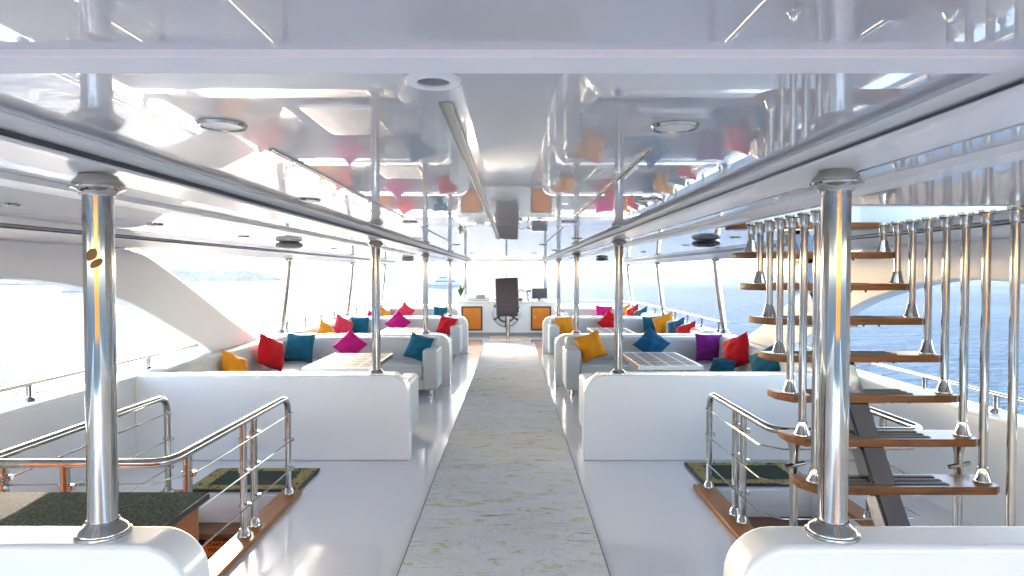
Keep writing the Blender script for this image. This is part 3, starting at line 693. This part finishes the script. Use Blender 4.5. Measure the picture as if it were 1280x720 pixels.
for k, y in enumerate((3.25, 6.9, 10.5)):
    downlight(-1.03, y, ZC, ordn[k] + ' downlight beside the left ceiling beam, inner panel'); downlight(0.70, y, ZC, ordn[k] + ' downlight beside the right ceiling beam, inner panel')
for k, y in enumerate((2.9, 4.1, 5.45, 8.2, 11.0)):
    downlight(-2.28, y, ZS, ordn[k] + ' small downlight along the left side ceiling', 0.05)
for k, y in enumerate((5.6, 7.2, 9.5, 11.5)):
    downlight(1.95, y, ZS, ordn[k] + ' small downlight along the right side ceiling', 0.05)
def track(x, y0, y1, w_, label):
    t = thing('light_track', (x, (y0 + y1) / 2, ZC), label, 'light track', 'recessed light tracks')
    bm = NB(); box(bm, x - w_ / 2, x - w_ / 2 + 0.004, y0, y1, ZC - 0.006, ZC - 0.0005); box(bm, x + w_ / 2 - 0.004, x + w_ / 2, y0, y1, ZC - 0.006, ZC - 0.0005)
    obj('edge_profile', bm, TRACKM, t)
    bm = NB(); box(bm, x - w_ / 2 + 0.0045, x + w_ / 2 - 0.0045, y0, y1, ZC - 0.003, ZC - 0.0008); obj('diffuser', bm, mat('track_diffuser', (0.34, 0.34, 0.31), 0.3, 0.5), t)
track(-0.143, 1.39, 7.0, 0.031, 'long recessed light track down the middle of the ceiling')
track(-0.717, 1.91, 4.27, 0.015, 'near thin light track left of the central one'); track(0.412, 1.94, 4.27, 0.015, 'near thin light track right of the central one')
track(-0.73, 5.2, 7.7, 0.015, 'farther thin light track left of the central one'); track(0.412, 5.2, 7.7, 0.015, 'farther thin light track right of the central one')
def speaker(x, y, m, label):
    t = thing('ceiling_speaker', (x, y, ZS), label, 'speaker', 'round ceiling speakers')
    bm = NB(); lathe(bm, [(0.09, -0.001), (0.125, -0.012), (0.135, -0.030), (0.13, -0.045), (0.115, -0.056)], (x, y, ZS), 36); obj('housing', bm, m, t)
    bm = NB(); lathe(bm, [(0.113, -0.0565), (0.09, -0.066), (0.02, -0.07)], (x, y, ZS), 36); obj('grille', bm, m, t)
speaker(-2.26, 6.5, GREYPL, 'grey round speaker under the left side ceiling, nearest slanted post'); speaker(1.86, 6.15, DKGREY, 'black round speaker under the right side ceiling, beside the staircase')
speaker(-2.18, 13.4, GREYPL, 'small distant round speaker under the left side ceiling'); speaker(1.88, 13.4, DKGREY, 'small distant round speaker under the right side ceiling')

# ------------------------------------------------------------------ rails on the bulwarks
def side_rail(path, posts, z, label, ends=(True, True)):
    t = thing('bulwark_rail', (path[0][0], path[0][1], 0.8), label, 'rail', 'steel rails on the bulwarks')
    P = [(x, y, z) for x, y in path]
    if ends[0]: P = [(path[0][0], path[0][1], z - 0.06)] + P
    if ends[1]: P = P + [(path[-1][0], path[-1][1], z - 0.06)]
    bm = NB(); tube(bm, fillet(P, 0.05, 5), 0.0165, 12); obj('handrail', bm, CHROME, t)
    for (x, y) in posts:
        bm = NB(); tube(bm, [(x, y, 0.80), (x, y, z)], 0.018, 12); p = obj('stanchion', bm, CHROME, t)
        bm = NB(); lathe(bm, [(0.042, 0), (0.042, 0.01), (0.024, 0.035)], (x, y, 0.80), 16); obj('base_flange', bm, CHROME, p)
side_rail([(-3.56, -1.5), (-3.56, 7.72)], [(-3.56, y) for y in (-1.4, 0.1, 1.6, 3.1, 4.70, 6.25, 7.69)], 0.93, 'steel rail on the left bulwark, from the viewer to the arch')
side_rail([(3.27, -1.5), (3.27, 7.72)], [(3.27, y) for y in (-1.4, 0.1, 1.6, 3.1, 4.3, 5.05, 6.4, 7.69)], 0.93, 'steel rail on the right bulwark seen through the staircase')
def bowrail(side, label):
    X = lambda b: b2x(side, b)
    path = [(X(3.48), 10.15), (X(3.48), 16.6), (X(3.2), 17.6), (X(2.6), 18.4), (X(2.05), 18.8), (X(1.75), 18.9)]
    posts = [(X(3.48), 10.3 + 0.92 * k) for k in range(7)] + [(X(3.2), 17.6), (X(2.6), 18.4), (X(2.05), 18.8)]
    side_rail(path, posts, 0.97, label)
bowrail(-1, 'steel rail curving along the left bulwark towards the bow'); bowrail(1, 'steel rail curving along the right bulwark towards the bow')
bm = NB()
pts = [(-3.6, 18.2), (-3.3, 17.75), (-2.8, 18.3), (-2.2, 18.75), (-1.8, 18.9), (1.5, 18.9), (1.9, 18.75), (2.5, 18.3), (3.0, 17.75), (3.31, 18.2)]
out = [(3.4, 19.3), (-3.7, 19.3)]
prism(bm, pts + out, lambda u, v, a: (u, v, a), 0.002, 0.80, bev=0.02); tag(obj('bow_coaming', bm, GEL), 'white coaming across the bow behind the forward settees', 'coaming')

# ------------------------------------------------------------------ helm console and what stands on it
t = thing('helm_console', (-0.2, 18.2, 0), 'white helm console with two orange wooden doors at the end of the aisle', 'console')
bx('body', GEL, t, -1.60, 1.22, 17.95, 18.55, 0.002, 0.90, bev=0.015)
bx('counter_top', GEL, t, -1.64, 1.26, 17.90, 18.58, 0.902, 0.955, bev=0.018)
bx('plinth', GREYPL, t, -1.55, 1.17, 17.93, 17.948, 0.003, 0.07)
for (x0, x1) in ((-1.42, -0.83), (0.53, 1.10)):
    bm = NB()
    for a in ((x0, x0 + 0.045, 0.13, 0.81), (x1 - 0.045, x1, 0.13, 0.81), (x0 + 0.045, x1 - 0.045, 0.13, 0.175), (x0 + 0.045, x1 - 0.045, 0.765, 0.81)): box(bm, a[0], a[1], 17.925, 17.9485, a[2], a[3], bev=0.004, seg=2)
    d = obj('door', bm, DKWOOD, t); bx('door_panel', DOORW, d, x0 + 0.046, x1 - 0.046, 17.932, 17.947, 0.176, 0.764)
    bm = NB(); lathe(bm, [(0.018, 0), (0.018, 0.02)], (0, 0, 0), 12)
    for v_ in bm.verts: v_.co = Vector((x0 + 0.12 + v_.co.x, 17.932 - v_.co.z, 0.5 + v_.co.y))
    obj('handle', bm, CHROME, d)
# ship's wheel
wc = Vector((-0.165, 17.84, 0.63))
t = thing('steering_wheel', tuple(wc), 'round steering wheel with black spokes, behind the helm chair', 'steering wheel')
def ring(rr, tr, n=56, m=10, c=wc):
    bm = NB(); tube(bm, [(c.x + rr * math.cos(2 * math.pi * k / n), c.y, c.z + rr * math.sin(2 * math.pi * k / n)) for k in range(n + 1)], tr, m, False); return bm
obj('rim', ring(0.385, 0.016), CHROME, t); obj('inner_ring', ring(0.25, 0.022), BLACK, t)
for k in range(6):
    a = math.pi / 3 * k + 0.5; d = Vector((math.cos(a), 0, math.sin(a)))
    bm = NB(); tube(bm, [wc + d * 0.03, wc + d * 0.25, wc + d * 0.33, wc + d * 0.40], [0.018, 0.018, 0.026, 0.022], 10); obj('spoke', bm, BLACK, t)
bm = NB(); lathe(bm, [(0.06, 0), (0.06, 0.04), (0.035, 0.09)], (0, 0, 0), 20)
for v_ in bm.verts: v_.co = Vector((wc.x + v_.co.x, wc.y - 0.03 + v_.co.z, wc.z + v_.co.y))
obj('hub', bm, BLACK, t)
# helm chair, seen from behind
t = thing('helm_chair', (-0.1, 16.9, 0), 'dark purple high-backed helm chair on a steel pedestal', 'chair')
bm = NB(); box(bm, -0.30, 0.30, 16.72, 16.84, 0.70, 1.62, bev=0.035, seg=4)
for v_ in bm.verts:
    f_ = (v_.co.z - 0.70); v_.co.y -= 0.10 * f_; v_.co.x += 0.055 * f_ * 0.6
bm.transform(Matrix.Translation((-0.115, 16.9, 1.1)) @ Matrix.Rotation(R(-3), 4, 'Y') @ Matrix.Rotation(R(-8), 4, 'Z') @ Matrix.Translation((0, -16.9, -1.1)))
obj('backrest', bm, CHAIRM, t)
bx('seat', CHAIRM, t, -0.38, 0.16, 16.86, 17.34, 0.60, 0.72, bev=0.035)
for x0 in (-0.43, 0.165): bx('armrest', CHAIRM, t, x0, x0 + 0.05, 16.92, 17.3, 0.80, 0.85, bev=0.015)
bm = NB(); tube(bm, [(-0.11, 17.05, 0.02), (-0.11, 17.05, 0.60)], 0.052, 20); obj('pedestal', bm, CHROME, t)
bx('base_plate', CHROME, t, -0.60, 0.42, 16.75, 17.35, 0.001, 0.022, bev=0.004)
CT = 0.957
t = thing('monitor', (0.80, 18.15, CT), 'dark flat monitor on a stand on the helm console', 'monitor')
M_ = Matrix.Translation((0.78, 18.15, 0)) @ Matrix.Rotation(R(10), 4, 'Z')
for nm, a, m in (('screen', (-0.22, 0.22, -0.02, 0.02, CT + 0.06, CT + 0.36), DKGREY), ('stand', (-0.03, 0.03, 0.022, 0.045, CT + 0.02, CT + 0.2), BLACK), ('foot', (-0.12, 0.12, -0.08, 0.1, CT, CT + 0.018), BLACK)):
    bm = NB(); box(bm, *a, bev=0.006, seg=2); bm.transform(M_); obj(nm, bm, m, t)
t = thing('throttle', (0.2, 18.05, CT), 'small wooden throttle box with curved handle, right of the helm chair', 'throttle')
bx('box', CABW, t, 0.13, 0.30, 17.98, 18.15, CT, CT + 0.09, bev=0.008)
bm = NB(); tube(bm, [(0.26 + 0.10 * math.cos(a), 18.06, CT + 0.20 + 0.11 * math.sin(a)) for a in [R(20 + 15 * k) for k in range(11)]], 0.013, 8); obj('handle', bm, BLACK, t)
t = thing('intercom', (0.46, 18.05, CT), 'small black intercom handset with coiled cord on the console', 'intercom')
bx('cradle', BLACK, t, 0.42, 0.50, 18.0, 18.08, CT, CT + 0.05, bev=0.006)
bm = NB(); tube(bm, [(0.44 + 0.025 * math.sin(k * 0.9), 18.03 + 0.02 * math.cos(k * .9), CT + 0.05 + 0.006 * k) for k in range(34)], 0.006, 6); obj('cord', bm, BLACK, t)
bm = NB(); tube(bm, [(0.40, 18.04, CT + 0.25), (0.45, 18.04, CT + 0.29), (0.53, 18.04, CT + 0.27)], [0.03, 0.018, 0.032], 10); obj('handset', bm, BLACK, t)
t = thing('instrument_box', (-0.85, 18.2, CT), 'low white instrument pod on the left of the helm console', 'instrument')
bx('housing', WHITEP, t, -1.30, -0.62, 18.08, 18.42, CT, CT + 0.13, bev=0.03)
bx('visor', GREYPL, t, -1.02, -0.76, 18.06, 18.078, CT + 0.06, CT + 0.17, bev=0.006)
bm = NB(); lathe(bm, [(0.07, 0), (0.085, 0.02), (0.08, 0.06), (0.04, 0.09)], (-0.42, 18.2, CT), 20); tag(obj('compass', bm, CABW), 'small brown compass dome left of the helm chair on the console', 'compass')
t = thing('potted_plant', (-1.46, 18.2, CT), 'small leafy plant in a pot on the left end of the helm console', 'plant')
bm = NB(); lathe(bm, [(0.045, 0), (0.06, 0.10), (0.055, 0.10)], (-1.46, 18.2, CT), 18); obj('pot', bm, WHITEP, t)
bm = NB(); rnd = random.Random(3)
for k in range(26):
    a = rnd.uniform(0, 6.28); l_ = rnd.uniform(0.14, 0.30); up = rnd.uniform(0.15, 0.34); d = Vector((math.cos(a), math.sin(a), 0)); s_ = Vector((-d.y, d.x, 0)) * 0.018
    base = Vector((-1.46, 18.2, CT + 0.09)); p1 = base + d * l_ * 0.45 + Vector((0, 0, up)); p2 = base + d * l_ + Vector((0, 0, up * rnd.uniform(0.3, 0.9)))
    q = [bm.verts.new(x_) for x_ in (base, p1 + s_, p2, p1 - s_)]; bm.faces.new(q)
obj('leaves', bm, LEAF, t)
t = thing('jackstaff', (-0.17, 19.2, 0.8), 'thin bow flagstaff with a ball top, rising behind the helm chair', 'flagstaff')
bm = NB(); tube(bm, [(-0.17, 19.2, 0.80), (-0.17, 19.2, 1.93)], 0.032, 14); obj('staff', bm, CHROME, t)
bm = NB(); bmesh.ops.create_uvsphere(bm, u_segments=16, v_segments=10, radius=0.05, matrix=Matrix.Translation((-0.17, 19.2, 1.97))); obj('ball', bm, GREYPL, t)

# ------------------------------------------------------------------ boats and headlands out at sea
def hull(bm, L, B, z0, z1, M_, n=14):
    rows = []
    for k in range(n + 1):
        u = k / n; x = -L / 2 + L * u; wd = B / 2 * min(1.0, (1 - u ** 4.5) ** 0.7 + 0.0) if u > 0.4 else B / 2
        top = z1 + 0.9 * max(0, u - 0.45) ** 1.5 * (z1 - z0)
        rows.append([bm.verts.new(M_ @ Vector(p)) for p in ((x - (0.10 * L * (u ** 3)), -wd * 0.75, z0), (x, -wd, top), (x, wd, top), (x - (0.10 * L * (u ** 3)), wd * 0.75, z0))])
    fs = []
    for a, b in zip(rows, rows[1:]):
        for i in range(4): fs.append(bm.faces.new((a[i], a[(i + 1) % 4], b[(i + 1) % 4], b[i])))
    fs.append(bm.faces.new(rows[0])); fs.append(bm.faces.new(rows[-1][::-1])); bmesh.ops.recalc_face_normals(bm, faces=fs)
def tbox(M_, x0, x1, y0, y1, z0, z1, sh=0.0, bev=0.0):
    bm = NB(); box(bm, x0, x1, y0, y1, z0, z1, bev=bev)
    for v_ in bm.verts:
        if v_.co.z > (z0 + z1) / 2 and v_.co.x > (x0 + x1) / 2: v_.co.x -= sh
    bm.transform(M_); return bm
def yacht(px, D, L, yaw, label, detail=True, flip=1):
    x = (px - 640) / 800 * D
    t = thing('motor_yacht', (x, D, SEA_Z), label, 'boat'); s = L / 17.5
    M_ = Matrix.Translation((x, D, SEA_Z)) @ Matrix.Rotation(R(yaw), 4, 'Z') @ Matrix.Scale(s, 4)
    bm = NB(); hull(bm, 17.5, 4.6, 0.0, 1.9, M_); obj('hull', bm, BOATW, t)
    bm = NB(); hull(bm, 17.56, 4.66, 0.55, 1.0, M_); obj('hull_stripe', bm, BOATB, t)
    if detail:
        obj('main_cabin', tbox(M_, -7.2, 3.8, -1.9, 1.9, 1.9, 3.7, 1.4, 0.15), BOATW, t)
        c = obj('window_band', tbox(M_, -6.6, 3.0, -1.94, 1.94, 2.5, 3.2, 0.6), BOATB, t)
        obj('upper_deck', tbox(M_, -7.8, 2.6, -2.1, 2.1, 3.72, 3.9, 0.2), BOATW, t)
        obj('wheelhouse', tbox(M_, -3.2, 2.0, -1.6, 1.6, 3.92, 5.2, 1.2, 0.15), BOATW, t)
        obj('window_band', tbox(M_, -2.7, 1.4, -1.64, 1.64, 4.35, 4.9, 0.5), GLASS, t)
        obj('sun_roof', tbox(M_, -6.2, 1.0, -1.7, 1.7, 5.3, 5.5, 0.3, 0.05), BOATB, t)
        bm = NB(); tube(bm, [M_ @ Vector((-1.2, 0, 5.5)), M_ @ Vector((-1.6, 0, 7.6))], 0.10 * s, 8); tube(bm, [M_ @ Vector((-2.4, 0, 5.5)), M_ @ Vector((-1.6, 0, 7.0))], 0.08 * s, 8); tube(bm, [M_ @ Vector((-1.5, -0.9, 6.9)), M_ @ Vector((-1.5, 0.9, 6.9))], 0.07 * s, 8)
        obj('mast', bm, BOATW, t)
        bm = NB()
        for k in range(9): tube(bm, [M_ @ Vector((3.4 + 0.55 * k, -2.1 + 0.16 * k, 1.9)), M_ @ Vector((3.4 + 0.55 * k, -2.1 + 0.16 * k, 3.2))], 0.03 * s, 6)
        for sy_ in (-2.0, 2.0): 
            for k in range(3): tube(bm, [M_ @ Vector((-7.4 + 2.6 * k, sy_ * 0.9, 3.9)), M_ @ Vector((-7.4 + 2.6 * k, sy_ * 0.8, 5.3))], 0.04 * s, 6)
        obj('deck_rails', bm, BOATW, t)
    else:
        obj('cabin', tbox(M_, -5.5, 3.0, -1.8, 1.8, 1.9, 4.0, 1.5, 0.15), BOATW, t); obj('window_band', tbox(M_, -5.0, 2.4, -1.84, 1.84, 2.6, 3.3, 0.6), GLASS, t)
yacht(553, 300, 18.5, 168, 'large white and blue motor yacht at sea, left of the helm console')
yacht(99, 222, 10.0, 8, 'small motor boat on the sea just left of the nearest left pillar', False)
yacht(487, 800, 4.6, 20, 'tiny boat near the horizon left of the yacht', False)
def headland(pts, depth, label_name='headland', seed=1):
    """pts: (x, y, height) along the shore"""
    bm = NB(); rnd = random.Random(seed); rows = []
    fine = []
    for (a, b) in zip(pts, pts[1:]):
        n = max(2, int((Vector(b[:2]) - Vector(a[:2])).length / 6))
        for k in range(n): fine.append([a[d] + (b[d] - a[d]) * k / n for d in range(3)])
    fine.append(list(pts[-1]))
    ph = [rnd.uniform(0, 6) for _ in range(6)]
    for i, (x, y, h) in enumerate(fine):
        e = min(1, i / 1.6, (len(fine) - 1 - i) / 1.6)
        jag = 0.9 * math.sin(i * 0.35 + ph[0]) + 0.5 * math.sin(i * 0.9 + ph[1]) + rnd.uniform(-0.5, 0.5)
        in_ = 2.0 * math.sin(i * 0.5 + ph[2]) + rnd.uniform(-1.5, 1.5)
        hh = max(0.3, (h + jag)) * max(e, 0.03); u = Vector((x, y, 0)).normalized()
        prof = ((0, -0.5), (1.5 + in_, hh * 0.35), (3 + in_ * 0.6, hh * 0.72), (6 + rnd.uniform(-1, 1), hh * 0.94), (14, hh), (depth * 0.5, hh * 1.04), (depth, hh * 0.8), (depth + 4, -0.5))
        rows.append([bm.verts.new((x + u.x * d, y + u.y * d, SEA_Z + z)) for d, z in prof])
    for a, b in zip(rows, rows[1:]):
        for i in range(len(a) - 1): bm.faces.new((a[i], a[i + 1], b[i + 1], b[i]))
    bm.faces.new(rows[0]); bm.faces.new(rows[-1][::-1])
    bmesh.ops.recalc_face_normals(bm, faces=bm.faces[:]); tag(obj(label_name, bm, CLIFF, ang=25), kind='structure')
def sh(px, D, h): return ((px - 640) / 800 * D, D, h)
headland([sh(-60, 430, 9), sh(150, 470, 10), sh(215, 500, 10.4), sh(300, 540, 10.4), sh(356, 560, 9.4)], 120, seed=2)
headland([sh(330, 800, 9), sh(372, 830, 8), sh(388, 850, 5.5)], 120, seed=5)
headland([sh(-300, 340, 3.2), sh(-50, 350, 3.0), sh(60, 370, 2.6), sh(97, 380, 1.5)], 40, seed=8)

# ------------------------------------------------------------------ sea air between the camera and the far shore
HZ = bpy.data.materials.new('sea_haze'); HZ.use_nodes = True
hn = HZ.node_tree.nodes; hl = HZ.node_tree.links; hn.remove(hn['Principled BSDF'])
pv = hn.new('ShaderNodeVolumePrincipled'); pv.inputs['Color'].default_value = (0.86, 0.90, 0.96, 1); pv.inputs['Density'].default_value = 0.0002; pv.inputs['Anisotropy'].default_value = 0.2
hl.new(pv.outputs[0], hn['Material Output'].inputs['Volume'])
bm = NB(); box(bm, -7200, 7200, -7200, 7200, SEA_Z - 1.0, 9.5)
tag(obj('haze', bm, HZ, flat=True), kind='stuff')
